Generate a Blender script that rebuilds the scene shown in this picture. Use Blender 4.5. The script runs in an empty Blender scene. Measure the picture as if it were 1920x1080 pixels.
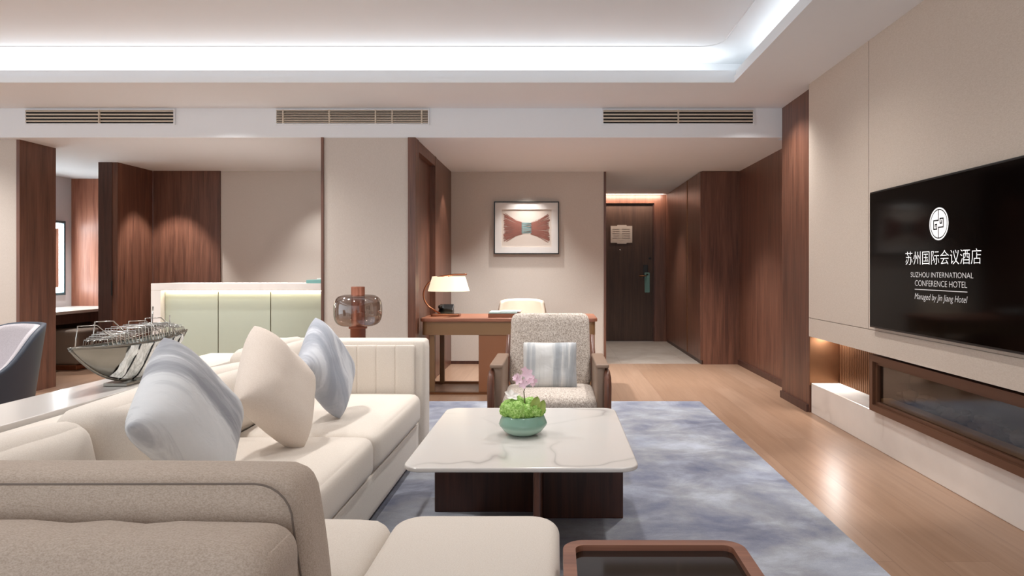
import bpy, bmesh, math, random
from mathutils import Vector, Matrix, noise
random.seed(7)
PI = math.pi
SC = bpy.context.scene
COL = SC.collection

# ------------------------------------------------------------------ camera, world, lights, exposure
cam_d = bpy.data.cameras.new('camera')
cam = bpy.data.objects.new('camera', cam_d); COL.objects.link(cam)
cam.location = (0, 0, 1.15); cam.rotation_euler = (PI/2, 0, 0)
cam_d.sensor_width = 36.0; cam_d.lens = 36.0*1240/1920
cam_d.shift_x = -82/1920; cam_d.shift_y = -35/1920
cam_d.clip_start = 0.05
SC.camera = cam
SC.view_settings.view_transform = 'Standard'
SC.view_settings.look = 'None'
SC.view_settings.gamma = 1.0
SC.view_settings.use_curve_mapping = False
SC.view_settings.exposure = 1.53
SC.cycles.use_denoising = True
SC.cycles.max_bounces = 8
SC.cycles.diffuse_bounces = 5
SC.cycles.glossy_bounces = 4
SC.cycles.transparent_max_bounces = 12
SC.cycles.sample_clamp_indirect = 6.0
SC.cycles.caustics_reflective = False
SC.cycles.caustics_refractive = False

w = bpy.data.worlds.new('daylight'); SC.world = w; w.use_nodes = True
w.node_tree.nodes['Background'].inputs[0].default_value = (0.94, 0.98, 1.03, 1)
w.node_tree.nodes['Background'].inputs[1].default_value = 0.6

def light(name, kind, loc, energy, color=(1, .93, .86), rot=(0, 0, 0), size=.1, size_y=None, spot=60, blend=.6, target=None):
    d = bpy.data.lights.new(name, kind); d.energy = energy; d.color = color
    if kind == 'AREA':
        d.size = size
        if size_y: d.shape = 'RECTANGLE'; d.size_y = size_y
    elif kind == 'SPOT':
        d.shadow_soft_size = size; d.spot_size = math.radians(spot); d.spot_blend = blend
    else:
        d.shadow_soft_size = size
    o = bpy.data.objects.new(name, d); COL.objects.link(o); o.location = loc
    if target is not None:
        o.rotation_euler = (Vector(target)-Vector(loc)).to_track_quat('-Z', 'Y').to_euler()
    else:
        o.rotation_euler = rot
    return o

WARM = (1, .975, .95); NEUT = (.985, .99, .985)
TILT = math.radians(28)
light('cove_light_far', 'AREA', (-2.1, 5.40, 2.665), 6.6, NEUT, (PI+TILT, 0, 0), 6.8, .12)
light('cove_light_right', 'AREA', (1.66, 1.1, 2.665), 7.2, NEUT, (PI, TILT, 0), .12, 8.0)
light('cove_light_left', 'AREA', (-5.88, 1.1, 2.665), 10, NEUT, (PI, -TILT, 0), .12, 8.0)
for x, y, e, sp in [(-.15, 2.9, 14, 120), (-1.75, 3.3, 46, 120), (-1.9, 1.9, 22, 120), (-.1, 4.6, 46, 120), (.9, 4.1, 40, 130), (.9, 2.0, 17, 130), (-4.0, 4.6, 60, 130), (-2.6, 4.6, 45, 130)]:
    light('ceiling_spot', 'SPOT', (x, y, 2.86), e, WARM, (0, 0, 0), .06, spot=sp, blend=1.0)  # spots without fixtures, mostly added for even light and bounce
light('ceiling_spot', 'SPOT', (1.6, 3.55, 2.59), 34, NEUT, (0, 0, 0), .04, spot=30, blend=.6)
light('wall_washer', 'SPOT', (-.355, 7.74, 2.33), 22, WARM, size=.03, spot=84, blend=.8, target=(-.355, 7.86, .6))
light('wall_washer', 'SPOT', (-2.8, 7.35, 2.33), 28, WARM, size=.05, spot=70, blend=1.0, target=(-2.75, 8.0, .8))
light('wall_washer', 'SPOT', (-4.5, 7.5, 2.33), 52, WARM, size=.04, spot=66, blend=.5, target=(-4.58, 7.8, .8))
light('wall_washer', 'SPOT', (-1.0, 7.45, 2.33), 14, WARM, size=.04, spot=60, blend=.5, target=(-1.28, 7.5, 1.0))
light('entry_fill', 'SPOT', (1.15, 9.2, 2.33), 50, NEUT, size=.05, spot=90, blend=.8)  # added spots with no fixture, brighten the entry and its low ceiling
light('entry_fill', 'SPOT', (1.35, 7.0, 2.33), 120, NEUT, size=.05, spot=90, blend=.8)
light('desk_fill', 'SPOT', (-.4, 6.8, 2.33), 125, NEUT, (0, 0, 0), .05, spot=120, blend=.9)  # added fill without a fixture, lifts the desk wall
light('lounge_fill', 'SPOT', (-5.6, 5.3, 2.59), 60, WARM, (0, 0, 0), .05, spot=130, blend=.9)  # three fills added along the ceiling perimeter, no fixtures there
light('lounge_fill', 'SPOT', (1.7, 5.55, 2.59), 30, WARM, (0, 0, 0), .05, spot=130, blend=.9)
light('lounge_fill', 'SPOT', (-2.9, 5.55, 2.59), 36, WARM, (0, 0, 0), .05, spot=130, blend=.9)
light('bar_fill', 'SPOT', (-3.0, 6.9, 2.33), 110, NEUT, size=.05, spot=100, blend=.8)  # fill added over the bar for bounce onto the low ceiling
light('vanity_fill', 'SPOT', (-5.7, 7.9, 2.33), 40, NEUT, size=.06, spot=110, blend=.8)  # fill added to brighten the vanity corner, no fixture
light('dining_fill', 'SPOT', (-4.0, 3.2, 2.86), 45, WARM, size=.06, spot=100, blend=.9)  # added fill over the left side, not a visible lamp
light('niche_lamp', 'AREA', (2.17, 5.15, .615), 1.6, WARM, (0, 0, 0), .05, .25)
light('door_cove_lamp', 'AREA', (1.15, 10.42, 2.325), 3.0, (1, .8, .66), (math.radians(50), 0, 0), 1.1, .04)

# ------------------------------------------------------------------ helpers
def lin(c):
    if isinstance(c, str):
        c = c.lstrip('#'); c = [int(c[i:i+2], 16)/255 for i in (0, 2, 4)]
    return tuple((v/12.92 if v <= .04045 else ((v+.055)/1.055)**2.4) for v in c)+(1,)

class NT:
    def __init__(s, name):
        s.m = bpy.data.materials.new(name); s.m.use_nodes = True
        s.t = s.m.node_tree; s.b = s.t.nodes['Principled BSDF']; s.out = s.t.nodes['Material Output']
    def n(s, typ, **kw):
        nd = s.t.nodes.new(typ)
        for k, v in kw.items():
            if k in nd.inputs.keys(): nd.inputs[k].default_value = v
            else: setattr(nd, k, v)
        return nd
    def l(s, a, b): s.t.links.new(a, b)
    def coord(s, scale=(1, 1, 1), rot=(0, 0, 0), kind='Object'):
        tc = s.n('ShaderNodeTexCoord'); mp = s.n('ShaderNodeMapping')
        mp.inputs['Scale'].default_value = scale; mp.inputs['Rotation'].default_value = rot
        s.l(tc.outputs[kind], mp.inputs['Vector']); return mp.outputs['Vector']
    def noise(s, vec, scale, detail=4, rough=.55, dist=0):
        nd = s.n('ShaderNodeTexNoise'); nd.inputs['Scale'].default_value = scale
        nd.inputs['Detail'].default_value = detail; nd.inputs['Roughness'].default_value = rough
        nd.inputs['Distortion'].default_value = dist
        s.l(vec, nd.inputs['Vector']); return nd.outputs['Fac']
    def ramp(s, fac, stops):
        r = s.n('ShaderNodeValToRGB'); e = r.color_ramp.elements
        while len(e) < len(stops): e.new(.5)
        for el, (p, c) in zip(e, stops): el.position = p; el.color = lin(c)
        s.l(fac, r.inputs['Fac']); return r.outputs['Color']
    def mix(s, a, b, fac, mode='MIX'):
        m = s.n('ShaderNodeMix', data_type='RGBA', blend_type=mode)
        for sock, v in ((m.inputs[6], a), (m.inputs[7], b), (m.inputs[0], fac)):
            if isinstance(v, (int, float, tuple)): sock.default_value = v
            else: s.l(v, sock)
        return m.outputs[2]
    def bump(s, h, strength=.2, dist=.002):
        b = s.n('ShaderNodeBump'); b.inputs['Strength'].default_value = strength; b.inputs['Distance'].default_value = dist
        s.l(h, b.inputs['Height']); s.l(b.outputs['Normal'], s.b.inputs['Normal'])
    def base(s, col):
        if isinstance(col, (str, tuple)): s.b.inputs['Base Color'].default_value = lin(col) if isinstance(col, str) else col
        else: s.l(col, s.b.inputs['Base Color'])
    def set(s, rough=.5, metal=0, spec=.5, coat=0, sheen=0):
        s.b.inputs['Roughness'].default_value = rough; s.b.inputs['Metallic'].default_value = metal
        s.b.inputs['Specular IOR Level'].default_value = spec; s.b.inputs['Coat Weight'].default_value = coat
        s.b.inputs['Sheen Weight'].default_value = sheen
        return s.m

def m_plain(name, col, rough=.5, metal=0, spec=.5, coat=0, var=.04):
    t = NT(name); v = t.coord((1, 1, 1)); f = t.noise(v, 6, 3)
    c = lin(col); d = tuple(max(0, x*(1-var*2)) for x in c[:3])+(1,)
    t.base(t.mix(c, d, f)); return t.set(rough, metal, spec, coat)

def m_wood(name, dark, mid, light_, grain='z', rough=.38, spec=.5, freq=1.0):
    t = NT(name)
    sc = {'z': (9, 9, .55), 'x': (.55, 9, 9), 'y': (9, .55, 9)}[grain]
    v = t.coord(tuple(q*freq for q in sc))
    a = t.noise(v, 2.2, 5, .6, .6)
    v2 = t.coord(tuple(q*freq for q in {'z': (60, 60, 1.6), 'x': (1.6, 60, 60), 'y': (60, 1.6, 60)}[grain]))
    b = t.noise(v2, 2.0, 3, .6)
    c1 = t.ramp(a, [(.25, dark), (.5, mid), (.78, light_)])
    c2 = t.ramp(b, [(.3, '#b8b0aa'), (.7, '#ffffff')])
    t.base(t.mix(c1, c2, .55, 'MULTIPLY'))
    t.bump(b, .08, .001)
    return t.set(rough, 0, spec)

def m_fabric(name, c1, c2, scale=420, rough=.95, bump=.35, blotch=.25, stretch=(1, 1, 1)):
    t = NT(name); v = t.coord(stretch)
    a = t.noise(v, scale*1.5, 1.5, .5); b = t.noise(v, scale*.7, 2, .5)
    col = t.mix(t.ramp(a, [(.35, c2), (.62, c1)]), t.ramp(b, [(.3, c2), (.65, c1)]), blotch+.2)
    t.base(col); t.bump(a, bump, .0012)
    return t.set(rough, 0, .25, sheen=.15)

def m_marble(name, base, vein, scale=1.0, rough=.18, spec=.5):
    t = NT(name); v = t.coord((scale, scale, scale), (.3, .2, .6))
    a = t.noise(v, 1.0, 3, .45, .5)
    w_ = t.n('ShaderNodeMath', operation='ABSOLUTE'); s_ = t.n('ShaderNodeMath', operation='SUBTRACT')
    t.l(a, s_.inputs[0]); s_.inputs[1].default_value = .5; t.l(s_.outputs[0], w_.inputs[0])
    line = t.ramp(w_.outputs[0], [(.0, '#e0e0e0'), (.006, '#808080'), (.02, '#000000')])
    msk = t.ramp(t.noise(v, 1.1, 2), [(.48, '#000000'), (.62, '#ffffff')])
    f = t.mix(line, msk, 1.0, 'MULTIPLY')
    cloud = t.ramp(t.noise(v, 2.5, 4), [(.3, base), (.8, '#d6d0ca')])
    sep = t.n('ShaderNodeSeparateColor'); t.l(f, sep.inputs[0])
    t.base(t.mix(cloud, lin(vein), sep.outputs[0]))
    return t.set(rough, 0, spec)

def m_metal(name, col, rough=.3):
    t = NT(name); v = t.coord((1, 1, 1)); f = t.noise(v, 18, 2)
    c = lin(col); d = tuple(x*.85 for x in c[:3])+(1,)
    t.base(t.mix(c, d, f)); return t.set(rough, 1.0)

def m_emit(name, col, strength):
    t = NT(name); t.base(col); t.b.inputs['Emission Color'].default_value = lin(col)
    t.b.inputs['Emission Strength'].default_value = strength; return t.set(.5)

def m_glass(name, tint, refl=.55, rough=.03):
    t = NT(name)
    tr = t.n('ShaderNodeBsdfTransparent'); tr.inputs[0].default_value = lin(tint)
    gl = t.n('ShaderNodeBsdfGlossy'); gl.inputs['Roughness'].default_value = rough
    lw = t.n('ShaderNodeLayerWeight'); lw.inputs['Blend'].default_value = .25
    fr = t.n('ShaderNodeMath', operation='POWER'); t.l(lw.outputs['Facing'], fr.inputs[0]); fr.inputs[1].default_value = 0.6
    fa = t.n('ShaderNodeMath', operation='MULTIPLY_ADD'); t.l(fr.outputs[0], fa.inputs[0]); fa.inputs[1].default_value = refl; fa.inputs[2].default_value = .04
    mx = t.n('ShaderNodeMixShader'); t.l(fa.outputs[0], mx.inputs[0]); t.l(tr.outputs[0], mx.inputs[1]); t.l(gl.outputs[0], mx.inputs[2])
    t.l(mx.outputs[0], t.out.inputs['Surface']); return t.m

# materials
MT = {}
MT['ceiling'] = m_plain('ceiling_paint', '#e8ebee', .9, var=.01)
MT['wallpaper'] = m_fabric('beige_wallpaper', '#cdc4bb', '#c5bbb1', 260, .9, .12, .2, (1, 1, .3))
MT['panel'] = m_fabric('woven_wall_panel', '#cfc1b3', '#c3b3a3', 240, .9, .2, .2, (1, .3, 1))
MT['whitewall'] = m_plain('grey_white_paint', '#d4d4d6', .8, var=.02)
MT['walnut'] = m_wood('walnut_veneer', '#4f3228', '#704a3a', '#885c49', 'z', .36)
MT['walnut_dark'] = m_wood('dark_walnut_veneer', '#38221b', '#50332a', '#634034', 'z', .42)
MT['door'] = m_wood('entry_door_veneer', '#3d2a22', '#4e382d', '#5c4538', 'z', .5)
MT['walnut_x'] = m_wood('walnut_along', '#8a5640', '#a86d53', '#b87d62', 'x', .35)
MT['chair_wood'] = m_wood('chair_walnut', '#5a3829', '#714838', '#845845', 'z', .35, freq=1.6)
MT['table_wood'] = m_wood('table_base_walnut', '#2e1811', '#47271c', '#5a3325', 'z', .35)
MT['rim_wood'] = m_wood('side_table_walnut', '#7a4c39', '#94624c', '#a5745c', 'x', .35)
MT['bronze'] = m_metal('bronze', '#8d6448', .38)
MT['bronze_matt'] = m_plain('bronze_lacquer', '#8a6846', .45)
MT['copper'] = m_metal('copper', '#b3795c', .3)
MT['copper_tube'] = m_plain('copper_tube', '#9a5f48', .4, .35)
MT['fire_frame'] = m_plain('fire_frame_bronze', '#6d4b37', .4, .4)
MT['marble'] = m_marble('white_marble', '#d4d1cd', '#a5a19d', 1.1)
MT['marble_soft'] = m_marble('soft_marble', '#ebe4dd', '#b5aca4', .8, .25)
MT['sofa'] = m_fabric('cream_sofa_fabric', '#e2dad0', '#d3c8bc', 380, .95, .3)
MT['sofa2'] = m_fabric('oatmeal_sofa_fabric', '#c2b3a5', '#a89787', 300, .95, .5, .2, (.6, 1, 1))
MT['piping'] = m_plain('taupe_piping', '#74685f', .8)
MT['boucle'] = m_fabric('boucle', '#e0d6cc', '#9c8d80', 95, .95, .9, .1)
MT['leather'] = m_plain('taupe_leather', '#8d7564', .5)
MT['glass_panel'] = m_plain('pale_green_glass', '#b3baa9', .2, var=.02)
MT['black'] = m_plain('black_plastic', '#0c0b0b', .4)
MT['dark'] = m_plain('dark_void', '#151210', .7)
MT['white'] = m_plain('white_card', '#e9e6e2', .7)
MT['teal'] = m_plain('teal_card', '#7db0ab', .6)
MT['chrome'] = m_metal('silver', '#c9c6c0', .18)
MT['silver_sheet'] = m_metal('smoked_silver', '#8c8880', .28)
MT['led'] = m_emit('led_strip', '#fff1da', 6)
MT['led_white'] = m_emit('mirror_led', '#f2fbff', 9)
MT['smoke'] = m_glass('smoked_glass', '#c4b8b1')
MT['fire_glass'] = m_glass('fireplace_glass', '#d6cec6', .16, rough=.08)
MT['navy'] = m_plain('navy_leather', '#3b4350', .5)
MT['grey_fabric'] = m_fabric('grey_chair_fabric', '#c9c3c6', '#b3acb0', 300)
MT['cream_leather'] = m_plain('cream_leather', '#dccab6', .55)
MT['vent_slat'] = m_plain('vent_enamel', '#cfc2b0', .5)
MT['stool'] = m_plain('taupe_stool_leather', '#8c7c6f', .55)
MT['dark_mirror'] = m_plain('tinted_glass_top', '#1a100b', .06, spec=.8)

t = NT('oak_floor'); v = t.coord((1, 1, 1), (0, 0, PI/2))
br = t.n('ShaderNodeTexBrick'); br.offset = .37
for k, val in (('Color1', lin('#ab8c76')), ('Color2', lin('#a08069')), ('Mortar', lin('#86695a')), ('Scale', 1.0), ('Mortar Size', .0012), ('Brick Width', 1.9), ('Row Height', .19), ('Bias', 0.0)):
    br.inputs[k].default_value = val
t.l(v, br.inputs['Vector'])
vv = t.coord((14, .7, 14)); g = t.noise(vv, 2.2, 5, .6, .5)
gc = t.ramp(g, [(.3, '#d8cfc8'), (.7, '#ffffff')])
t.base(t.mix(br.outputs['Color'], gc, .6, 'MULTIPLY')); t.bump(g, .05, .001)
MT['floor'] = t.set(.3, 0, .5)

t = NT('grey_stone_tile'); v = t.coord((1, 1, 1))
br = t.n('ShaderNodeTexBrick'); br.offset = 0
for k, val in (('Color1', lin('#b9ada2')), ('Color2', lin('#b0a499')), ('Mortar', lin('#90857b')), ('Scale', 1.0), ('Mortar Size', .002), ('Brick Width', .8), ('Row Height', .8)):
    br.inputs[k].default_value = val
t.l(v, br.inputs['Vector']); g = t.noise(v, 3, 6, .6, 1)
t.base(t.mix(br.outputs['Color'], t.ramp(g, [(.3, '#cfc6be'), (.7, '#ffffff')]), .7, 'MULTIPLY'))
MT['tile'] = t.set(.3)

t = NT('cloud_rug'); v = t.coord((1, 1.15, 1))
a = t.noise(v, 1.15, 8, .6, .35); b = t.noise(t.coord((1, 1.3, 1)), 2.6, 7, .66, .4); f = t.noise(v, 300, 2)
c1 = t.ramp(a, [(.36, '#666a80'), (.45, '#828698'), (.53, '#9fa1a8'), (.63, '#bcc2cf')])
c2 = t.ramp(b, [(.36, '#6c6f82'), (.5, '#98999f'), (.62, '#bfc4cf')])
t.base(t.mix(t.mix(c1, c2, .42), t.ramp(f, [(.3, '#cfcfcf'), (.7, '#ffffff')]), .35, 'MULTIPLY')); t.bump(f, .5, .003)
MT['rug'] = t.set(.95, 0, .2)

def m_cushion(name, axis, seed, pale='#cfd2d6', mid='#a5aab2', dark='#868b95', scale=2.4, banded=True):
    t = NT(name); tc = t.n('ShaderNodeTexCoord'); mp = t.n('ShaderNodeMapping')
    rt = t.n('ShaderNodeMapping'); rt.inputs['Rotation'].default_value = (0, 0, axis)
    mp.inputs['Location'].default_value = (seed, seed*.7, 0)
    mp.inputs['Scale'].default_value = (4.2 if banded else 2.2, .9 if scale < 2.15 else .35, .9)
    t.l(tc.outputs['Object'], rt.inputs['Vector']); t.l(rt.outputs['Vector'], mp.inputs['Vector'])
    a = t.noise(mp.outputs['Vector'], scale, 6, .6, .9)
    f = t.noise(t.coord((1, 1, 1)), 420, 2)
    t.base(t.ramp(a, [(.34, dark), (.44, mid), (.5, pale), (.8, '#e0e0e1')]))
    wr = t.noise(t.coord((1, 1, 1)), 16, 3, .5, .6); t.bump(wr, .35, .008)
    return t.set(.85, 0, .3, sheen=.2)
MT['cushion_grey'] = m_cushion('grey_marbled_cushion', PI/2-.25, 3.4, '#d6d8da', '#b0b2b7', '#93959c', 1.6)
MT['cushion_blue'] = m_cushion('blue_grey_cushion', .8, 5.7, '#d0d3d9', '#b0b4bd', '#9a9faa', 1.6)
MT['cushion_stripe'] = m_cushion('striped_cushion', 0, 2.3, '#cfcfcd', '#b3b6b9', '#9da1a5', 2.2)
MT['cushion_cream'] = m_fabric('cream_cushion', '#e0d4c9', '#d5c7ba', 300, .9, .2)

class MB:
    def __init__(s): s.bm = bmesh.new()
    def _merge(s, b, smooth=False):
        for f in b.faces: f.smooth = smooth
        me = bpy.data.meshes.new('tmp'); b.to_mesh(me); b.free(); s.bm.from_mesh(me); bpy.data.meshes.remove(me)
        return s
    def box(s, x0, x1, y0, y1, z0, z1, bev=0, seg=2, rot=None, smooth=False):
        b = bmesh.new(); bmesh.ops.create_cube(b, size=1)
        for v in b.verts:
            v.co = Vector(((x0+x1)/2+v.co.x*(x1-x0), (y0+y1)/2+v.co.y*(y1-y0), (z0+z1)/2+v.co.z*(z1-z0)))
        if bev: bmesh.ops.bevel(b, geom=list(b.edges), offset=bev, segments=seg, profile=.5, affect='EDGES')
        if rot: b.transform(rot)
        return s._merge(b, smooth)
    def soft(s, x0, x1, y0, y1, z0, z1, r=.04, bulge=(0, 0, 0), n=10, wob=0, rot=None):
        b = bmesh.new(); bmesh.ops.create_cube(b, size=2)
        bmesh.ops.subdivide_edges(b, edges=list(b.edges), cuts=n, use_grid_fill=True)
        c = Vector(((x0+x1)/2, (y0+y1)/2, (z0+z1)/2)); h = Vector(((x1-x0)/2, (y1-y0)/2, (z1-z0)/2))
        r = min(r, h.x*.98, h.y*.98, h.z*.98)
        for v in b.verts:
            p = v.co.copy(); q = Vector()
            u = Vector()
            for i in range(3):
                a = math.sin(p[i]*PI/2)
                u[i] = a; q[i] = a*h[i]
            inner = Vector([max(-(h[i]-r), min(h[i]-r, q[i])) for i in range(3)])
            d = q-inner
            if d.length > 1e-9: q = inner+d.normalized()*r
            for i in range(3):
                j, k = (i+1) % 3, (i+2) % 3
                if bulge[i]:
                    q[i] += bulge[i]*u[i]*(1-u[j]**2)**.8*(1-u[k]**2)**.8
            if wob:
                q += wob*noise.noise_vector((q+c)*5)
            v.co = c+q
        bmesh.ops.recalc_face_normals(b, faces=b.faces)
        if rot: b.transform(rot)
        return s._merge(b, True)
    def prism(s, pts, a0, a1, axis='z', bev=0, seg=2, smooth=False):
        b = bmesh.new()
        def P(u, v, a): return {'z': (u, v, a), 'y': (u, a, v), 'x': (a, u, v)}[axis]
        lo = [b.verts.new(P(u, v, a0)) for u, v in pts]; hi = [b.verts.new(P(u, v, a1)) for u, v in pts]
        n = len(pts); b.faces.new(lo); b.faces.new(hi)
        for i in range(n): b.faces.new((lo[i], lo[(i+1) % n], hi[(i+1) % n], hi[i]))
        bmesh.ops.recalc_face_normals(b, faces=b.faces)
        if bev:
            caps = [e for e in b.edges if all(v in lo for v in e.verts) or all(v in hi for v in e.verts)]
            bmesh.ops.bevel(b, geom=caps, offset=bev, segments=seg, profile=.5, affect='EDGES')
        return s._merge(b, smooth)
    def ring(s, outer, inner, a0, a1, axis='z'):
        b = bmesh.new()
        def P(u, v, a): return {'z': (u, v, a), 'y': (u, a, v), 'x': (a, u, v)}[axis]
        n = len(outer)
        O0 = [b.verts.new(P(*p, a0)) for p in outer]; I0 = [b.verts.new(P(*p, a0)) for p in inner]
        O1 = [b.verts.new(P(*p, a1)) for p in outer]; I1 = [b.verts.new(P(*p, a1)) for p in inner]
        for i in range(n):
            j = (i+1) % n
            for q in ((O0[i], O0[j], I0[j], I0[i]), (O1[i], O1[j], I1[j], I1[i]), (O0[i], O0[j], O1[j], O1[i]), (I0[i], I0[j], I1[j], I1[i])): b.faces.new(q)
        bmesh.ops.recalc_face_normals(b, faces=b.faces)
        return s._merge(b)
    def tube(s, pts, r, n=8, closed=False):
        pts = [Vector(p) for p in pts]; b = bmesh.new(); m = len(pts); rings = []
        up = None
        for i, p in enumerate(pts):
            if closed: d = pts[(i+1) % m]-pts[i-1]
            else: d = pts[min(i+1, m-1)]-pts[max(i-1, 0)]
            d.normalize()
            if up is None:
                up = Vector((0, 0, 1)) if abs(d.z) < .9 else Vector((1, 0, 0))
            u = (up-d*up.dot(d)).normalized(); up = u; w_ = d.cross(u)
            rr = r[i] if isinstance(r, (list, tuple)) else r
            rings.append([b.verts.new(p+(u*math.cos(2*PI*k/n)+w_*math.sin(2*PI*k/n))*rr) for k in range(n)])
        for i in range(m if closed else m-1):
            A, B = rings[i], rings[(i+1) % m]
            for k in range(n): b.faces.new((A[k], A[(k+1) % n], B[(k+1) % n], B[k]))
        if not closed: b.faces.new(rings[0]); b.faces.new(rings[-1])
        bmesh.ops.recalc_face_normals(b, faces=b.faces)
        return s._merge(b, True)
    def lathe(s, prof, c=(0, 0, 0), n=40, smooth=True, cap=True):
        b = bmesh.new(); rings = []
        for r, z in prof:
            rings.append([b.verts.new((c[0]+r*math.cos(2*PI*k/n), c[1]+r*math.sin(2*PI*k/n), c[2]+z)) for k in range(n)])
        for A, B in zip(rings, rings[1:]):
            for k in range(n): b.faces.new((A[k], A[(k+1) % n], B[(k+1) % n], B[k]))
        if cap: b.faces.new(rings[0]); b.faces.new(rings[-1])
        bmesh.ops.recalc_face_normals(b, faces=b.faces)
        return s._merge(b, smooth)
    def blob(s, c, r, amp=.15, fr=12, sub=3, sq=(1, 1, 1)):
        b = bmesh.new(); bmesh.ops.create_icosphere(b, subdivisions=sub, radius=1)
        for v in b.verts:
            k = 1+amp*noise.noise((Vector(c)*50+v.co)*fr)
            v.co = Vector(c)+Vector((v.co.x*sq[0], v.co.y*sq[1], v.co.z*sq[2]))*r*k
        return s._merge(b, True)
    def quad(s, a, b_, c, d, smooth=False):
        f = s.bm.faces.new([s.bm.verts.new(p) for p in (a, b_, c, d)]); f.smooth = smooth; return s
    def grid(s, fn, nu, nv, closed_u=False, smooth=True):
        b = bmesh.new(); V = [[b.verts.new(fn(i/nu, j/nv)) for j in range(nv+1)] for i in range(nu+1)]
        for i in range(nu):
            for j in range(nv): b.faces.new((V[i][j], V[i+1][j], V[i+1][j+1], V[i][j+1]))
        return s._merge(b, smooth)
    def build(s, name, mat, parent=None, world=True):
        me = bpy.data.meshes.new(name)
        if parent is not None and world:
            M = parent.matrix_basis.copy(); q = parent.parent
            while q is not None: M = q.matrix_basis @ M; q = q.parent
            s.bm.transform(M.inverted())
        s.bm.to_mesh(me); s.bm.free()
        me.materials.append(MT[mat] if isinstance(mat, str) else mat)
        o = bpy.data.objects.new(name, me); COL.objects.link(o)
        if parent is not None: o.parent = parent
        return o

def rrect(x0, x1, y0, y1, r, n=6):
    out = []
    for cx, cy, a in ((x1-r, y1-r, 0), (x0+r, y1-r, 90), (x0+r, y0+r, 180), (x1-r, y0+r, 270)):
        for k in range(n+1):
            t_ = math.radians(a+90*k/n); out.append((cx+r*math.cos(t_), cy+r*math.sin(t_)))
    return out

def tag(o, label=None, cat=None, group=None, kind=None):
    if label: o['label'] = label
    if cat: o['category'] = cat
    if group: o['group'] = group
    if kind: o['kind'] = kind
    return o

def thing(name, label, cat, loc, rotz=0, group=None):
    o = bpy.data.objects.new(name, None); COL.objects.link(o)
    o.location = loc; o.rotation_euler = (0, 0, rotz); o.empty_display_size = .1
    o.matrix_basis = Matrix.Translation(Vector(loc)) @ Matrix.Rotation(rotz, 4, 'Z')
    return tag(o, label, cat, group)

def struct(name, mb, mat): return tag(mb.build(name, mat), kind='structure')

def text_mb(body, width, height, offs=-.012, shear=0):
    c = bpy.data.curves.new('txt', 'FONT'); c.body = body; c.size = 1; c.extrude = 0; c.shear = shear; c.offset = offs; c.resolution_u = 4
    o = bpy.data.objects.new('txt', c); COL.objects.link(o)
    dg = bpy.context.evaluated_depsgraph_get(); dg.update()
    me = bpy.data.meshes.new_from_object(o.evaluated_get(dg))
    mb = MB(); mb.bm.from_mesh(me)
    bpy.data.objects.remove(o); bpy.data.curves.remove(c); bpy.data.meshes.remove(me)
    xs = [v.co.x for v in mb.bm.verts]; ys = [v.co.y for v in mb.bm.verts]
    cx, cy = (min(xs)+max(xs))/2, (min(ys)+max(ys))/2
    sx, sy = width/(max(xs)-min(xs)), height/(max(ys)-min(ys))
    for v in mb.bm.verts: v.co = Vector(((v.co.x-cx)*sx, (v.co.y-cy)*sy, 0))
    return mb

# ------------------------------------------------------------------ the room shell
ZA, ZB, ZT = 2.602, 2.338, 2.88
struct('floor', MB().box(-8, 2.6, -3, 8.06, -.1, 0), 'floor')
struct('floor_entry', MB().box(.5, 2.4, 8.06, 10.7, -.1, 0), 'tile')
struct('floor_vanity', MB().box(-8, -4.0, 8.06, 9.0, -.1, 0), 'floor')

c = MB()
c.box(-8, 2.6, 5.14, 5.96, ZA, 2.642).box(1.385, 2.6, -3, 5.14, ZA, 2.642).box(-8, -5.6, -3, 5.14, ZA, 2.642)
# two-step lip of the tray
c.box(-5.62, 1.405, 5.14, 5.16, 2.642, 2.652).box(-5.64, 1.425, 5.155, 5.175, 2.64, 2.702)
c.box(1.385, 1.405, -3, 5.14, 2.642, 2.652).box(1.405, 1.425, -3, 5.175, 2.64, 2.702)
c.box(-5.62, -5.6, -3, 5.14, 2.642, 2.652).box(-5.64, -5.62, -3, 5.175, 2.64, 2.702)
struct('ceiling_perimeter', c, 'ceiling')
struct('ceiling', MB().box(-6.2, 2.0, -3, 5.65, ZT, 2.96).box(-6.2, 2.0, 5.57, 5.65, 2.64, ZT).box(1.85, 2.0, -3, 5.6, 2.64, ZT).box(-6.2, -6.05, -3, 5.6, 2.64, ZT), 'ceiling')
g = []
for k in range(9):
    a = PI/2*k/8; g.append((1.28-.16+.16*math.sin(a), 5.13-.16+.16*math.cos(a), ZT))
struct('trim_1', MB().tube([(-5.9, 5.13, ZT)]+g+[(1.28, -3, ZT)], .006, 6), 'ceiling')
struct('wall_bulkhead', MB().box(-8, 2.04, 5.96, 6.08, ZB, 2.76), 'ceiling')
struct('ceiling_lower', MB().box(-8, 2.6, 6.08, 10.8, ZB, 2.44), 'ceiling')

# central pier with walnut edges
struct('wall_pier', MB().box(-2.09, -1.33, 5.965, 8.05, 0, ZB), 'wallpaper')
struct('trim_2', MB().box(-2.112, -2.09, 5.95, 8.0, 0, ZB), 'walnut')
s_ = MB().box(-1.33, -1.262, 5.95, 6.10, 0, ZB).box(-1.33, -1.272, 6.98, 8.05, 0, ZB).box(-1.33, -1.268, 6.10, 6.98, ZB-.1, ZB).box(-1.345, -1.325, 6.1, 6.98, 0, ZB)
s_.box(-1.33, -1.264, 6.95, 7.02, 0, ZB)
struct('wall_pier_side', s_, 'walnut')

struct('wall_back', MB().box(-1.33, .585, 8.05, 8.18, 0, ZB), 'wallpaper')
struct('trim_3', MB().box(.585, .612, 8.035, 8.19, 0, ZB), 'walnut')
struct('baseboard_back', MB().box(-1.27, .585, 8.035, 8.05, 0, .035), 'walnut_dark')

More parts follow.
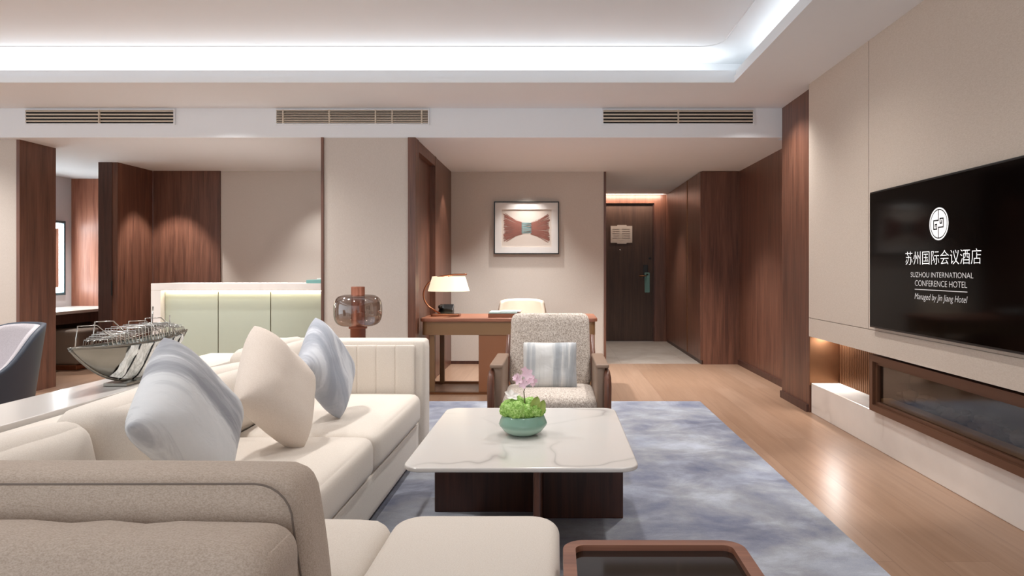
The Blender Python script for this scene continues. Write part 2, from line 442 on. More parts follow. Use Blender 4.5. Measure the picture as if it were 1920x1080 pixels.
# lounge side: cream wall behind bar, walnut corner, opening to vanity
struct('wall_bar_back', MB().box(-4.05, -2.1, 8.0, 8.12, 0, ZB), 'wallpaper')
struct('wall_walnut_back', MB().box(-4.86, -4.05, 7.98, 8.12, 0, ZB), 'walnut')
struct('wall_walnut_side', MB().box(-4.92, -4.862, 7.34, 7.98, 0, ZB), 'walnut')
struct('wall_stub', MB().box(-5.07, -4.92, 7.33, 8.8, 0, ZB), 'walnut_dark')
struct('wall_left', MB().box(-8, -4.935, 6.06, 6.48, 0, ZB), 'wallpaper')
struct('trim_4', MB().box(-4.935, -4.905, 6.05, 6.49, 0, ZB), 'walnut')
struct('wall_vanity', MB().box(-6.5, -6.35, 6.48, 8.8, 0, ZB), 'whitewall')
struct('wall_vanity_back', MB().box(-6.35, -5.07, 8.67, 8.8, 0, ZB), m_wood('warm_veneer', '#8a5540', '#a9705a', '#b98069', 'z', .4))
struct('wall_far_left', MB().box(-8.1, -8, 4.5, 8.8, 0, 2.9), 'wallpaper')

# corridor on the right
struct('wall_corridor', MB().box(2.225, 2.35, 5.96, 8.0, 0.0, ZB), 'walnut')
struct('wall_entry', MB().box(.5, .66, 10.55, 10.75, 0, ZB).box(1.574, 1.80, 10.55, 10.75, 0, ZB).box(.66, 1.574, 10.55, 10.75, 2.205, ZB), 'walnut')
struct('wall_entry_left', MB().box(.48, .6, 8.19, 10.6, 0, ZB), 'wallpaper')
struct('baseboard_corridor', MB().box(2.2, 2.225, 5.97, 7.99, 0, .06), 'walnut_dark')
struct('baseboard_side', MB().box(2.02, 2.04, 5.33, 5.96, 0, .06), 'walnut_dark')

# television wall
struct('wall_right_wood', MB().box(2.04, 2.35, 5.32, 5.962, 0, ZA), 'walnut')
p = MB()
p.box(1.987, 2.28, 4.203, 5.19, .773, ZA).box(1.987, 2.28, -3, 4.197, .773, ZA).box(1.987, 2.28, -3, 5.19, .625, .768).box(1.999, 2.28, -3, 5.185, .63, ZA)
struct('wall_right', p, 'panel')
struct('wall_right_core', MB().box(2.30, 2.45, -3, 5.32, 0, ZA), 'walnut_dark')
fl = MB().box(2.29, 2.30, 4.0, 5.32, .2, .66)
for k in range(44):
    y = 4.02+k*.03; fl.box(2.272, 2.292, y, y+.02, .22, .66, .004, 1)
struct('trim_5', fl, 'bronze')
struct('trim_6', MB().box(2.04, 2.30, 5.305, 5.32, .22, .66), 'bronze')
struct('trim_7', MB().box(2.05, 2.30, -3, 5.305, 0, .238, .004), 'marble_soft')

# ------------------------------------------------------------------ rug
rug = MB().prism(rrect(-1.35, 1.245, .9, 5.71, .02, 3), 0, .012).build('area_rug', 'rug')
tag(rug, 'large blue grey cloud-patterned area rug under the white table', 'rug')

# ------------------------------------------------------------------ air vents
def vent(x0, x1, label, n, mull):
    t_ = thing('air_vent', label, 'vent', ((x0+x1)/2, 5.96, 2.523), 0, 'ceiling bulkhead air vents')
    z0, z1 = 2.4625, 2.583
    MB().box(x0, x1, 5.952, 5.96, z0, z1).build('backing', 'dark', t_)
    e = .012
    MB().ring([(x0-e, z0-e), (x1+e, z0-e), (x1+e, z1+e), (x0-e, z1+e)], [(x0, z0), (x1, z0), (x1, z1), (x0, z1)], 5.944, 5.96, 'y').build('frame', 'ceiling', t_)
    m = MB(); dz = (z1-z0)/n
    for k in range(n):
        zz = z0+dz*(k+.62); m.box(x0, x1, 5.938, 5.953, zz-dz*.21, zz+dz*.21)
    m.build('slats', 'vent_slat', t_)
    if mull:
        for q in mull: MB().box(x0+(x1-x0)*q-.006, x0+(x1-x0)*q+.006, 5.934, 5.952, z0, z1).build('mullion', 'vent_slat', t_)
vent(-4.764, -3.4375, 'slatted air vent on the white bulkhead above the left opening', 4, [.5])
vent(-2.51, -1.149, 'finely slatted air vent with cross bars above the cream pier', 8, [.045, .35, .655, .765, .96])
vent(.428, 1.774, 'slatted air vent on the bulkhead nearest the television wall', 4, [.5])

# ------------------------------------------------------------------ television
tv = thing('television', 'large black wall-mounted television showing a white hotel logo', 'television', (1.975, 3.37, 1.21))
MB().box(1.955, 1.986, 2.62, 4.12, .791, 1.628, .004).build('housing', 'black', tv)
t = NT('screen_glass'); v = t.coord(); f = t.noise(v, 3, 2)
t.base(t.ramp(f, [(.2, '#040303'), (.8, '#070505')])); MT['screen'] = t.set(.09, 0, .1)
scr = MB().box(1.953, 1.956, 2.632, 4.108, .803, 1.616).build('screen', 'screen', tv)
MT['logo'] = m_emit('logo_white', '#f4f2f0', .33)
MT['logo_dim'] = m_emit('logo_grey', '#c8c4c2', .2)
RT = Matrix(((0, 0, -1, 1.9515), (-1, 0, 0, 0), (0, 1, 0, 0), (0, 0, 0, 1)))
def on_tv(mb, y, z, name, mat, lift=0):
    M = RT.copy(); M[0][3] -= lift; M[1][3] = y; M[2][3] = z
    mb.bm.transform(M); return mb.build(name, mat, scr_root)
scr_root = scr
def disc_mb(r0, r1, n=48):
    mb = MB(); b = mb.bm
    A = [b.verts.new((r1*math.cos(2*PI*k/n), r1*math.sin(2*PI*k/n), 0)) for k in range(n)]
    if r0 == 0: b.faces.new(A)
    else:
        B = [b.verts.new((r0*math.cos(2*PI*k/n), r0*math.sin(2*PI*k/n), 0)) for k in range(n)]
        for k in range(n): b.faces.new((A[k], A[(k+1) % n], B[(k+1) % n], B[k]))
    return mb
EY, EZ = 3.37, 1.382
em = disc_mb(.076, .0835); em2 = disc_mb(0, .070)
me = bpy.data.meshes.new('t'); em2.bm.to_mesh(me); em.bm.from_mesh(me)
on_tv(em, EY, EZ, 'emblem', 'logo')
st = MB()
def seg(pts, w_=.0072):
    for (ax, ay), (bx, by) in zip(pts, pts[1:]):
        x0, x1 = min(ax, bx)-w_/2, max(ax, bx)+w_/2; y0, y1 = min(ay, by)-w_/2, max(ay, by)+w_/2
        st.quad((x0, y0, 0), (x1, y0, 0), (x1, y1, 0), (x0, y1, 0))
seg([(0, .071), (0, .018), (-.042, .018), (-.042, -.026), (-.014, -.026), (-.014, -.002), (-.028, -.002), (-.028, -.014)])
seg([(0, -.071), (0, -.018), (.042, -.018), (.042, .026), (.014, .026), (.014, .002), (.028, .002), (.028, .014)])
on_tv(st, EY, EZ, 'emblem_lines', 'black', .002)
on_tv(text_mb('苏州国际会议酒店', .656, .073), 3.362, 1.211, 'lettering', 'logo')
on_tv(text_mb('SUZHOU INTERNATIONAL', .545, .0265), 3.363, 1.121, 'lettering', 'logo_dim')
on_tv(text_mb('CONFERENCE HOTEL', .455, .030), 3.365, 1.076, 'lettering', 'logo_dim')
r_ = MB(); r_.quad((-.23, -.0017, 0), (.23, -.0017, 0), (.23, .0017, 0), (-.23, .0017, 0)); on_tv(r_, 3.365, 1.042, 'rule_line', 'logo_dim')
on_tv(text_mb('Managed by Jin Jiang Hotel', .46, .042, shear=.25), 3.365, 1.0, 'lettering', 'logo_dim')

# ------------------------------------------------------------------ fireplace insert
fp = thing('fireplace', 'long bronze-framed glass fireplace set above the marble plinth', 'fireplace', (2.1, 3.2, .25))
def yz(y0, y1, z0, z1): return [(y0, z0), (y1, z0), (y1, z1), (y0, z1)]
MB().ring(yz(2.1, 4.25, .25, .605), yz(2.14, 4.21, .29, .565), 2.015, 2.27, 'x').build('outer_frame', 'fire_frame', fp)
MB().ring(yz(2.14, 4.21, .29, .565), yz(2.165, 4.185, .31, .545), 2.035, 2.06, 'x').build('inner_frame', 'fire_frame', fp)
MB().box(2.25, 2.268, 2.14, 4.21, .27, .6).box(2.05, 2.268, 2.14, 2.15, .27, .6).box(2.05, 2.268, 4.2, 4.21, .27, .6).build('firebox', 'dark', fp)
MB().box(2.05, 2.053, 2.165, 4.185, .31, .545).build('glass_pane', 'fire_glass', fp)
em = MB()
for k in range(90):
    y = random.uniform(2.2, 4.15); x = random.uniform(2.14, 2.22)
    em.blob((x, y, .33+random.uniform(0, .05)), random.uniform(.018, .04), .5, 1.6, 2, (1, 1.2, .8))
MB().box(2.06, 2.13, 2.15, 4.2, .29, .335, .01).build('fuel_ledge', m_plain('sandstone', '#b39a78', .8), fp)
tag(em.build('ember_bed', m_plain('ember_stones', '#857f7c', .8, var=.3), fp), kind='stuff')

# ------------------------------------------------------------------ picture on desk wall
pc = thing('framed_picture', 'black framed art print of a red woven bow shape above the desk', 'picture', (-.355, 8.02, 1.65))
x0, x1, z0, z1 = -.748, .039, 1.335, 1.972
MB().ring(yz(x0, x1, z0, z1), yz(x0+.012, x1-.012, z0+.012, z1-.012), 8.005, 8.048, 'y').build('frame', 'black', pc)
MB().ring(yz(x0+.012, x1-.012, z0+.012, z1-.012), yz(x0+.09, x1-.09, z0+.085, z1-.095), 8.018, 8.03, 'y').build('mat_board', 'white', pc)
MB().box(x0+.08, x1-.08, 8.03, 8.045, z0+.08, z1-.08).build('print_paper', m_plain('print_paper', '#d6cabf', .7), pc); pap = pc.children[-1]
cx, cz = (x0+x1)/2, (z0+z1)/2+.0
ar = MB()
def strip(pts, w_, y):
    for (ax, az), (bx, bz) in zip(pts, pts[1:]):
        d = Vector((bx-ax, bz-az)).normalized(); n_ = Vector((-d.y, d.x))*w_/2
        ar.quad((ax-n_.x, y, az-n_.y), (bx-n_.x, y, bz-n_.y), (bx+n_.x, y, bz+n_.y), (ax+n_.x, y, az+n_.y))
rnd = random.Random(3)
MT['rust'] = m_plain('rust_thread', '#a46a5c', .8, var=.3)
for sgn in (-1, 1):
    ar = MB()
    for k in range(90):
        a = rnd.random()
        zi = -.075+.14*a; zo = -.165+.33*a + rnd.uniform(-.03, .02)
        strip([(cx+sgn*.05, cz+zi), (cx+sgn*.13, cz+zi*.62+zo*.3), (cx+sgn*rnd.uniform(.24, .285), cz+zo+.01)], rnd.uniform(.003, .008), 8.0285-rnd.random()*.001)
    for k in range(16):
        q = .06+k*.0135; strip([(cx+sgn*q, cz-.07-q*.25), (cx+sgn*(q+.004), cz+.05+q*.42)], .0035, 8.0275)
    ar.build('woven_bow', MT['rust'], pap)
ar = MB()
for k in range(16): strip([(cx-.06, cz-.065+k*.0085), (cx+.06, cz-.065+k*.0085+rnd.uniform(-.008, .008))], .006, 8.0268)
ar.build('bow_knot', m_plain('teal_thread', '#8fb3b4', .8, var=.3), pap)

# ------------------------------------------------------------------ entrance door
dr = MB().box(.66, 1.556, 10.6, 10.65, .005, 2.195, .003).build('door_1', 'door'); tag(dr, kind='structure')
tag(MB().ring(yz(.62, 1.575, 0, 2.215), yz(.66, 1.557, 0.002, 2.197), 10.585, 10.66, 'y').build('trim_8', 'walnut_dark'), kind='structure')
lk = MB().box(1.40, 1.475, 10.59, 10.6, 1.0, 1.22, .004).build('lock_plate', 'black', dr)
MB().tube([(1.44, 10.6, 1.045), (1.44, 10.55, 1.045), (1.33, 10.55, 1.045)], .011, 8).build('door_handle', 'bronze', lk)
MB().lathe([(.012, 0), (.012, .012)], (0, 0, 0), 12).build('peephole', 'chrome', dr, False).matrix_basis = Matrix.Translation((1.03, 10.592, 1.46)) @ Matrix.Rotation(PI/2, 4, 'X')
MB().box(1.49, 1.53, 10.59, 10.6, 1.31, 1.34, .003).build('deadbolt', 'black', dr)
tg = MB()
tg.ring(rrect(1.42, 1.50, .78, 1.10, .012, 3), [(1.46+(.024*math.cos(2*PI*k/28+.11)), 1.055+.024*math.sin(2*PI*k/28+.11)) for k in range(28)], 10.56, 10.564, 'y')
tg = tg.build('door_hanger', 'teal'); tag(tg, 'small teal paper hanger on the entrance door handle', 'door hanger')
sg = thing('notice_sign', 'pale rectangular notice board on the entrance door above the peephole', 'sign', (1.05, 10.6, 1.71))
MB().prism([(.88, 1.575), (.98, 1.575), (.99, 1.56), (1.13, 1.56), (1.14, 1.575), (1.225, 1.575), (1.225, 1.845), (1.14, 1.845), (1.13, 1.86), (.99, 1.86), (.98, 1.845), (.88, 1.845)], 10.59, 10.6, 'y').build('plate', m_plain('notice_plate', '#c9bfb5', .5), sg); plt = sg.children[-1]
ln = MB()
for k in range(5):
    z = 1.79-k*.035; ln.box(.91, 1.02, 10.588, 10.59, z, z+.006); ln.box(1.06, 1.19, 10.588, 10.59, z, z+.006)
ln.build('print_lines', m_plain('notice_ink', '#857a72', .7), plt)

# ------------------------------------------------------------------ built-in wardrobe beside the entrance
wd = thing('wardrobe', 'tall dark walnut built-in wardrobe beside the entrance door', 'wardrobe', (2.0, 9.2, 0))
MB().box(1.772, 2.35, 8.0, 10.5, 0, ZB-.002).build('body', 'walnut', wd)
wdoor = MB().box(1.75, 1.772, 8.0, 8.80, .05, ZB-.006, .002).build('door', 'walnut', wd)
MB().box(1.75, 1.772, 8.806, 10.48, .05, ZB-.006, .002).build('door', 'walnut', wd)
MB().box(1.742, 1.75, 8.79, 8.806, .05, ZB-.01).build('edge_pull', 'bronze', wdoor)
MB().box(1.765, 1.78, 8.0, 10.48, 0, .05).build('plinth', 'walnut_dark', wd)

# ------------------------------------------------------------------ bar counter
bar = thing('bar_counter', 'marble topped bar counter with glowing pale green glass front', 'counter', (-2.9, 6.3, 0))
MB().box(-3.735, -2.115, 6.1, 6.55, .955, 1.02, .003).build('countertop', 'marble_soft', bar)
MB().box(-3.735, -3.645, 6.1, 6.55, 0, .955, .003).build('side_panel', 'marble_soft', bar)
for a, b_ in ((-3.642, -3.151), (-3.143, -2.662), (-2.654, -2.116)):
    MB().box(a, b_, 6.165, 6.18, .0, .952, .002).build('glass_panel', 'glass_panel', bar)
MB().box(-3.645, -2.116, 6.182, 6.5, 0, .95).build('cabinet', 'bronze_matt', bar)
MB().box(-3.63, -2.12, 6.135, 6.15, .946, .954).build('light_strip', 'led', bar)
bx = MB().box(-2.31, -2.12, 6.12, 6.4, 1.021, 1.052, .003).build('gift_box', 'teal'); tag(bx, 'flat teal box lying at the pier end of the bar', 'box')
cp = MB().box(-2.24, -2.13, 6.2, 6.32, 1.053, 1.066, .003).build('card_holder', 'white'); tag(cp, 'small white tray resting on the flat teal box', 'tray')

# ------------------------------------------------------------------ vanity corner
va = thing('vanity_counter', 'marble topped walnut vanity counter below the lit mirror', 'vanity', (-5.97, 7.7, 0))
MB().box(-6.349, -5.6, 6.7, 8.668, .635, .67, .004).build('countertop', 'marble_soft', va)
MB().box(-5.66, -5.63, 6.7, 8.668, .52, .635).build('apron', 'walnut_dark', va)
MB().box(-6.345, -5.75, 8.2, 8.66, 0, .635).build('cabinet', 'walnut_dark', va)
mr = thing('vanity_mirror', 'rectangular wall mirror with a glowing white light border', 'mirror', (-6.34, 8.0, 1.3))
MB().ring(yz(7.3, 8.53, .82, 1.77), yz(7.33, 8.5, .85, 1.74), -6.35, -6.32, 'x').build('frame', m_plain('teal_frame', '#3d5960', .4), mr)
MB().ring(yz(7.34, 8.49, .86, 1.73), yz(7.40, 8.43, .92, 1.67), -6.345, -6.326, 'x').build('light_border', 'led_white', mr)
MB().box(-6.348, -6.33, 7.39, 8.44, .91, 1.68).build('mirror_glass', m_metal('mirror_silver', '#dfe3e4', .03), mr)
so = thing('vanity_stool', 'taupe leather stool with copper base under the vanity', 'stool', (-5.62, 7.72, 0))
MB().soft(-5.84, -5.44, 7.52, 7.92, .06, .454, .035, (0, 0, .006)).build('seat', 'stool', so)
MB().box(-5.82, -5.46, 7.54, 7.90, 0, .06, .01).build('base', 'copper', so)
tag(MB().box(-4.925, -4.912, 7.322, 7.33, .86, 1.02, .002).build('door_pull', 'black'), 'small black pull on the edge of the dark walnut wall stub', 'handle')

# ------------------------------------------------------------------ desk and what stands on it
dk = thing('writing_desk', 'brown writing desk with bronze frame against the cream wall', 'desk', (-.44, 6.4, 0))
MB().prism(rrect(-1.25, .385, 6.07, 6.72, .05, 5), .668, .70, 'z', .006).build('desktop', 'walnut_x', dk)
MB().prism(rrect(-1.235, .365, 6.085, 6.70, .05, 5), .545, .668).build('apron', 'bronze_matt', dk)
MB().box(-.71, -.22, 6.09, 6.68, .012, .545, .003).build('pedestal', m_plain('pedestal_brown', '#8f5d3d', .45), dk)
for x, y in ((-1.165, 6.10), (-1.165, 6.64), (.315, 6.10), (.315, 6.64)):
    MB().box(x, x+.045, y, y+.045, .012, .545, .003).build('leg', 'bronze_matt', dk)
MB().box(-1.235, .375, 6.07, 6.115, 0, .02).box(-1.235, .375, 6.65, 6.695, 0, .02).build('floor_rail', 'bronze', dk)
lp = thing('desk_lamp', 'copper arc desk lamp with pleated cream shade on the desk', 'lamp', (-1.0, 6.4, .70))
MB().prism(rrect(-1.20, -.925, 6.33, 6.47, .02, 4), .701, .72, 'z', .005).build('base', 'copper', lp)
arc = []
for k in range(25):
    a = math.radians(232-k*(232-98)/24); arc.append((-1.045+.235*math.cos(a), 6.4, .905+.185*math.sin(a)))
arc = [(-1.12, 6.4, .722)] + arc[2:] + [(-.98, 6.4, 1.100), (-.88, 6.4, 1.102), (-.86, 6.4, 1.101)]
MB().tube(arc, .008, 8).build('arc_arm', 'copper', lp)
shd = MB().lathe([(.158, .14), (.2, 0)], (-1.035, 6.4, .94), 40, True, False).build('lamp_shade', m_emit('lamp_shade_cream', '#f0e2c4', .35), lp)
MB().tube([(-1.035, 6.4, 1.10), (-1.035, 6.4, 1.02)], .005, 6).build('stem', 'copper', lp)
MB().blob((-1.035, 6.4, 1.0), .028, 0, 1, 2).build('bulb', m_emit('bulb', '#fff0d0', 6), shd)
ph = thing('desk_phone', 'black desk telephone beside the copper lamp', 'telephone', (-1.07, 6.55, .70))
MB().prism([(6.50, .70), (6.64, .70), (6.64, .80), (6.52, .73)], -1.16, -1.02, 'x', .004).build('body', 'black', ph)
MB().soft(-1.155, -1.115, 6.48, 6.66, .76, .80, .015, n=6).build('handset', 'black', ph)
bk = thing('desk_folder', 'brown document box with a pale teal folder lying on top', 'box', (-.5, 6.3, .70))
MB().box(-.63, -.34, 6.16, 6.42, .701, .735, .003).build('box', m_plain('folder_brown', '#8a573d', .5), bk)
MB().box(-.625, -.36, 6.165, 6.41, .736, .75, .002, rot=None).build('folder', m_plain('folder_teal', '#a9bfbb', .6), bk)
MB().box(-.52, -.33, 6.2, 6.40, .751, .757, .001).build('leaflet', 'white', bk)

dc = thing('desk_chair', 'cream leather desk chair behind the writing desk', 'chair', (-.375, 7.15, 0))
b = bmesh.new()
def back_fn(u, v):
    x = (u-.5)*2; zz = .44+.385*v; wd_ = .255-.045*v**3
    return Vector((-.375+x*wd_, 7.36+.06*v-.09*x*x, zz-.03*v*abs(x)**4))
m1 = MB().grid(back_fn, 20, 12); me = bpy.data.meshes.new('t'); m1.bm.to_mesh(me)
bmesh.ops.solidify(m1.bm, geom=list(m1.bm.faces), thickness=.05)
m1.build('backrest', 'cream_leather', dc)
MB().soft(-.62, -.13, 6.9, 7.34, .38, .47, .03, (0, 0, .01)).build('seat', 'cream_leather', dc)
for x in (-.58, -.2):
    for y in (6.95, 7.28): MB().tube([(x, y, .39), (x+(x+.375)*.1, y, 0)], .014, 8).build('leg', 'bronze', dc)

# ------------------------------------------------------------------ floor lamp with smoked globe
fl_ = thing('floor_lamp', 'copper column floor lamp with smoked glass globe behind the sofa', 'lamp', (-1.56, 5.15, 0))
c0 = (-1.54, 5.15, 0)
MB().lathe([(.15, 0), (.15, .02), (.055, .03)], c0, 40).build('base', 'copper_tube', fl_)
MB().lathe([(.058, .02), (.058, .69), (.07, .69), (.07, .705), (.052, .706), (.052, 1.012), (.05, 1.015)], c0, 32).build('column', 'copper_tube', fl_)
pr = []
for k in range(25):
    a = -PI/2+PI*k/24
    ca, sa = math.cos(a), math.sin(a)
    pr.append((.058+.125*abs(ca)**.55, .83+.122*math.copysign(abs(sa)**.75, sa)))
MB().lathe(pr, c0, 48, True, False).build('globe', 'smoke', fl_)

# ------------------------------------------------------------------ main sofa
ZR = .012
sf = thing('sofa', 'long cream fabric sofa with marbled cushions facing the white table', 'sofa', (-1.25, 2.8, ZR))
MB().soft(-1.76, -.80, 1.46, 3.90, .07, .255, .012, n=6).build('base', 'sofa', sf)
MB().soft(-1.76, -1.54, 1.46, 3.90, .1, .64, .03, n=8).build('back_frame', 'sofa', sf)
MB().soft(-1.76, -.768, 3.885, 4.045, .07, .735, .03, n=10).build('armrest', 'sofa', sf)
ch = MB(); x = -1.50
while x < -.83:
    ch.soft(x, x+.1135, 3.866, 3.90, .40, .705, .008, (0, -.003, 0), n=6); x += .112
ch.build('channel_pad', 'sofa', sf)
MB().soft(-1.42, -.782, 2.875, 3.85, .255, .43, .045, (.006, 0, .018), n=14).build('seat_cushion', 'sofa', sf)
MB().soft(-1.42, -.782, 1.90, 2.868, .255, .43, .045, (.006, 0, .018), n=14).build('seat_cushion', 'sofa', sf)
MB().soft(-1.42, -.455, 1.475, 1.892, .255, .45, .06, (0, 0, .014), n=14).build('chaise_cushion', 'sofa', sf)
MB().soft(-.80, -.475, 1.485, 1.87, .07, .255, .02, n=6).build('chaise_base', 'sofa', sf)
def back_cushion(y0, y1, top, tilt=-.16, depth=.19):
    m = MB().soft(-depth, 0, y0, y1, 0, top-.43, .06, (.03, .0, .015), n=14, wob=.006)
    m.bm.transform(Matrix.Translation((-1.375, 0, .43)) @ Matrix.Rotation(tilt, 4, 'Y'))
    m.build('back_cushion', 'sofa', sf)
back_cushion(3.22, 3.84, .775)
back_cushion(2.08, 3.20, .725)
back_cushion(1.48, 2.04, .70)
for x, y in ((-1.70, 1.52), (-.86, 1.52), (-1.70, 3.98), (-.84, 3.98)):
    MB().box(x, x+.05, y-.03, y+.03, 0.012, .075).build('foot', 'walnut_dark', sf)

def pillow(name, label, centre, udir, vdir, su, sv, thick, mat, group=None, seed=1):
    u = Vector(udir).normalized(); v = Vector(vdir); v = (v-u*v.dot(u)).normalized(); n_ = u.cross(v)
    mb = MB(); b = mb.bm; N = 22; grids = []
    for side in (1, -1):
        G = []
        for i in range(N+1):
            row = []
            for j in range(N+1):
                a = -1+2*i/N; c_ = -1+2*j/N
                a = math.sin(a*PI/2); c_ = math.sin(c_*PI/2)
                e = ((1-a**4)*(1-c_**4))
                rc = 1-.03*(a*c_)**6
                px_ = su/2*a*rc*(1-.035*(1-c_*c_)*abs(a)); py_ = sv/2*c_*rc*(1-.035*(1-a*a)*abs(c_))
                zz = thick/2*max(e, 0)**.5
                zz += .006*noise.noise(Vector((a*2.3+seed, c_*2.3, side*3)))*e + .0035*noise.noise(Vector((a*6+seed, c_*6, side)))*e
                row.append(b.verts.new((px_, py_, side*zz)))
            G.append(row)
        for i in range(N):
            for j in range(N):
                f = b.faces.new((G[i][j], G[i+1][j], G[i+1][j+1], G[i][j+1])); f.smooth = True
        grids.append(G)
    bmesh.ops.remove_doubles(b, verts=b.verts, dist=.0004)
    bmesh.ops.recalc_face_normals(b, faces=b.faces)
    o = mb.build(name, mat)
    M = Matrix((u, v, n_)).transposed().to_4x4(); M.translation = centre
    o.matrix_basis = M
    return tag(o, label, 'cushion', group)
pillow('throw_pillow', 'pale grey marbled throw pillow on the sofa, nearest the camera', (-1.139, 2.06, .687), (.124, .239, -.296), (.094, -.32, -.22), .394, .394, .175, 'cushion_grey', 'sofa throw pillows', 2)
pillow('throw_pillow', 'plain cream throw pillow between the two marbled ones', (-1.115, 2.65, .674), (.126, .257, -.258), (.074, -.285, -.248), .39, .39, .18, 'cushion_cream', 'sofa throw pillows', 5)
pillow('throw_pillow', 'blue grey marbled throw pillow beside the far sofa arm', (-1.094, 3.168, .68), (.116, .204, -.279), (.036, -.30, -.204), .365, .365, .15, 'cushion_blue', 'sofa throw pillows', 9)

# ------------------------------------------------------------------ second sofa (its far arm) in the foreground
s2 = thing('sofa', 'nearest oatmeal sofa, only its piped arm and channel pad showing', 'sofa', (-1.2, .9, ZR))
m = MB().soft(-1.72, -.465, 1.285, 1.44, .10, .744, .05, (0, 0, .004), n=16)
for v in m.bm.verts:
    k = max(0, min(1, (v.co.z-.3)/.44)); 
    if v.co.x > -.8: v.co.x -= .045*k*k
m.build('armrest', 'sofa2', s2)
pp = [(-1.72, 1.282, .732), (-.585, 1.282, .734)]
for k in range(1, 8):
    a = PI/2*k/7; pp.append((-.585+.075*math.sin(a), 1.282, .734-.075*(1-math.cos(a))))
pp += [(-.498, 1.282, .58), (-.478, 1.282, .45), (-.47, 1.282, .3)]
MB().tube(pp, .0022, 6).build('piping', 'piping', s2)
ch = MB(); x = -1.9; xs = []
m = MB().soft(-1.72, -.485, 1.10, 1.287, .42, .672, .055, (0, 0, .012), n=24)
for v in m.bm.verts:
    q = abs(((v.co.x+.485)/.14) % 1-.5)*2
    k = max(0, min(1, (v.co.z-.5)/.1))
    if -1.68 < v.co.x < -.5:
        d = .009*math.exp(-((1-q)/.16)**2)
        v.co.z -= d*k; v.co.y += d*(1 if v.co.y < 1.2 else 0)
m.build('channel_pad', 'sofa2', s2)
MB().soft(-1.72, -.52, .55, 1.29, .08, .42, .05, n=8).build('seat', 'sofa2', s2)
MB().box(-1.6, -.6, .6, 1.4, .012, .1).build('plinth', 'walnut_dark', s2)

# ------------------------------------------------------------------ ottoman
ot = thing('ottoman', 'square cream fabric ottoman with rounded corners beside the side table', 'ottoman', (-.22, 1.66, ZR))
m = MB(); m.prism(rrect(-.447, .010, 1.42, 1.885, .085, 10), .1, .456, 'z', .03, 6, True)
for v in m.bm.verts:
    if v.co.z > .44: v.co.z += 0
m.build('cushion', 'sofa', ot)
MB().prism(rrect(-.43, -.005, 1.44, 1.87, .08, 6), .03, .1).build('base', 'walnut_dark', ot)
for x in (-.40, -.04):
    for y in (1.48, 1.83): MB().box(x-.02, x+.02, y-.02, y+.02, ZR, .035).build('foot', 'walnut_dark', ot)

# ------------------------------------------------------------------ side table
sd = thing('side_table', 'walnut rimmed side table with dark glass top beside the ottoman', 'table', (.235, 1.35, ZR))
MB().ring(rrect(.017, .443, 1.08, 1.588, .05, 8), rrect(.046, .414, 1.109, 1.559, .022, 8), .465, .50).build('rim', 'rim_wood', sd)
MB().prism(rrect(.044, .416, 1.107, 1.561, .022, 6), .476, .486).build('glass_top', 'dark_mirror', sd)
for x in (.045, .395):
    for y in (1.11, 1.54): MB().box(x-.015, x+.035-.015, y-.015, y+.02, ZR, .47, .004).build('leg', 'rim_wood', sd)

# ------------------------------------------------------------------ coffee table and flower bowl
ct = thing('coffee_table', 'low white marble coffee table on crossed dark walnut boards', 'table', (-.13, 2.96, ZR))
MB().prism(rrect(-.57, .31, 2.43, 3.49, .07, 8), .402, .42, 'z', .006, 3).build('tabletop', 'marble', ct)
MB().box(-.545, .285, 2.50, 3.42, .392, .402).build('underframe', 'walnut_dark', ct)
MB().box(-.568, -.088, 3.10, 3.14, ZR, .392, .004).build('base_board', 'table_wood', ct)
MB().box(-.06, .308, 3.02, 3.06, ZR, .392, .004).build('base_board', 'table_wood', ct)
MB().prism(rrect(-.088, -.060, 2.56, 3.44, .012, 4), ZR, .392).build('base_board', 'chair_wood', ct)

t = NT('celadon_glaze'); sp = t.n('ShaderNodeSeparateXYZ'); t.l(t.coord((1, 1, 1)), sp.inputs[0])
t.base(t.ramp(sp.outputs[2], [(.034, '#a3bfb0'), (.046, '#7c9f8f')])); MT['celadon'] = t.set(.12, 0, .6)
bw = thing('flower_bowl', 'celadon bowl of green moss balls and a pink orchid on the table', 'flower arrangement', (-.135, 2.93, .42))
c0 = (-.145, 2.93, .4205)
MB().lathe([(.045, 0), (.06, .003), (.085, .018), (.104, .042), (.107, .05), (.104, .058), (.093, .083), (.088, .088), (.083, .086), (.095, .055), (.07, .02), (.02, .012)], c0, 56).build('bowl', MT['celadon'], bw)
MT['moss'] = None
t = NT('moss'); v = t.coord(); f = t.noise(v, 90, 3, .7)
t.base(t.ramp(f, [(.33, '#6c9c3a'), (.5, '#9cc963'), (.68, '#cdeb9c')])); t.bump(f, .9, .01); MT['moss'] = t.set(.8)
for (dx, dy, dz, r) in ((-.062, -.018, .112, .041), (-.022, -.046, .110, .044), (.020, -.042, .106, .036), (.058, -.026, .108, .035), (-.03, .02, .122, .045), (.03, .03, .118, .04), (-.062, .035, .112, .036), (.072, .02, .104, .03)):
    MB().blob((c0[0]+dx, c0[1]+dy, c0[2]+dz), r*.97, .2, 6, 4).build('moss_ball', 'moss', bw)
stem = [(c0[0]+.005, c0[1]-.01, c0[2]+.1), (c0[0]+.008, c0[1]-.01, c0[2]+.15), (c0[0]+.004, c0[1]-.01, c0[2]+.19), (c0[0]+.016, c0[1]-.01, c0[2]+.225), (c0[0]+.01, c0[1]-.01, c0[2]+.25)]
MB().tube(stem, [.004, .003, .002, .002, .0015], 6).build('stem', m_plain('stem_brown', '#5d5a38', .7), bw)
MT['petal'] = m_plain('pink_petal', '#f3d5e2', .6)
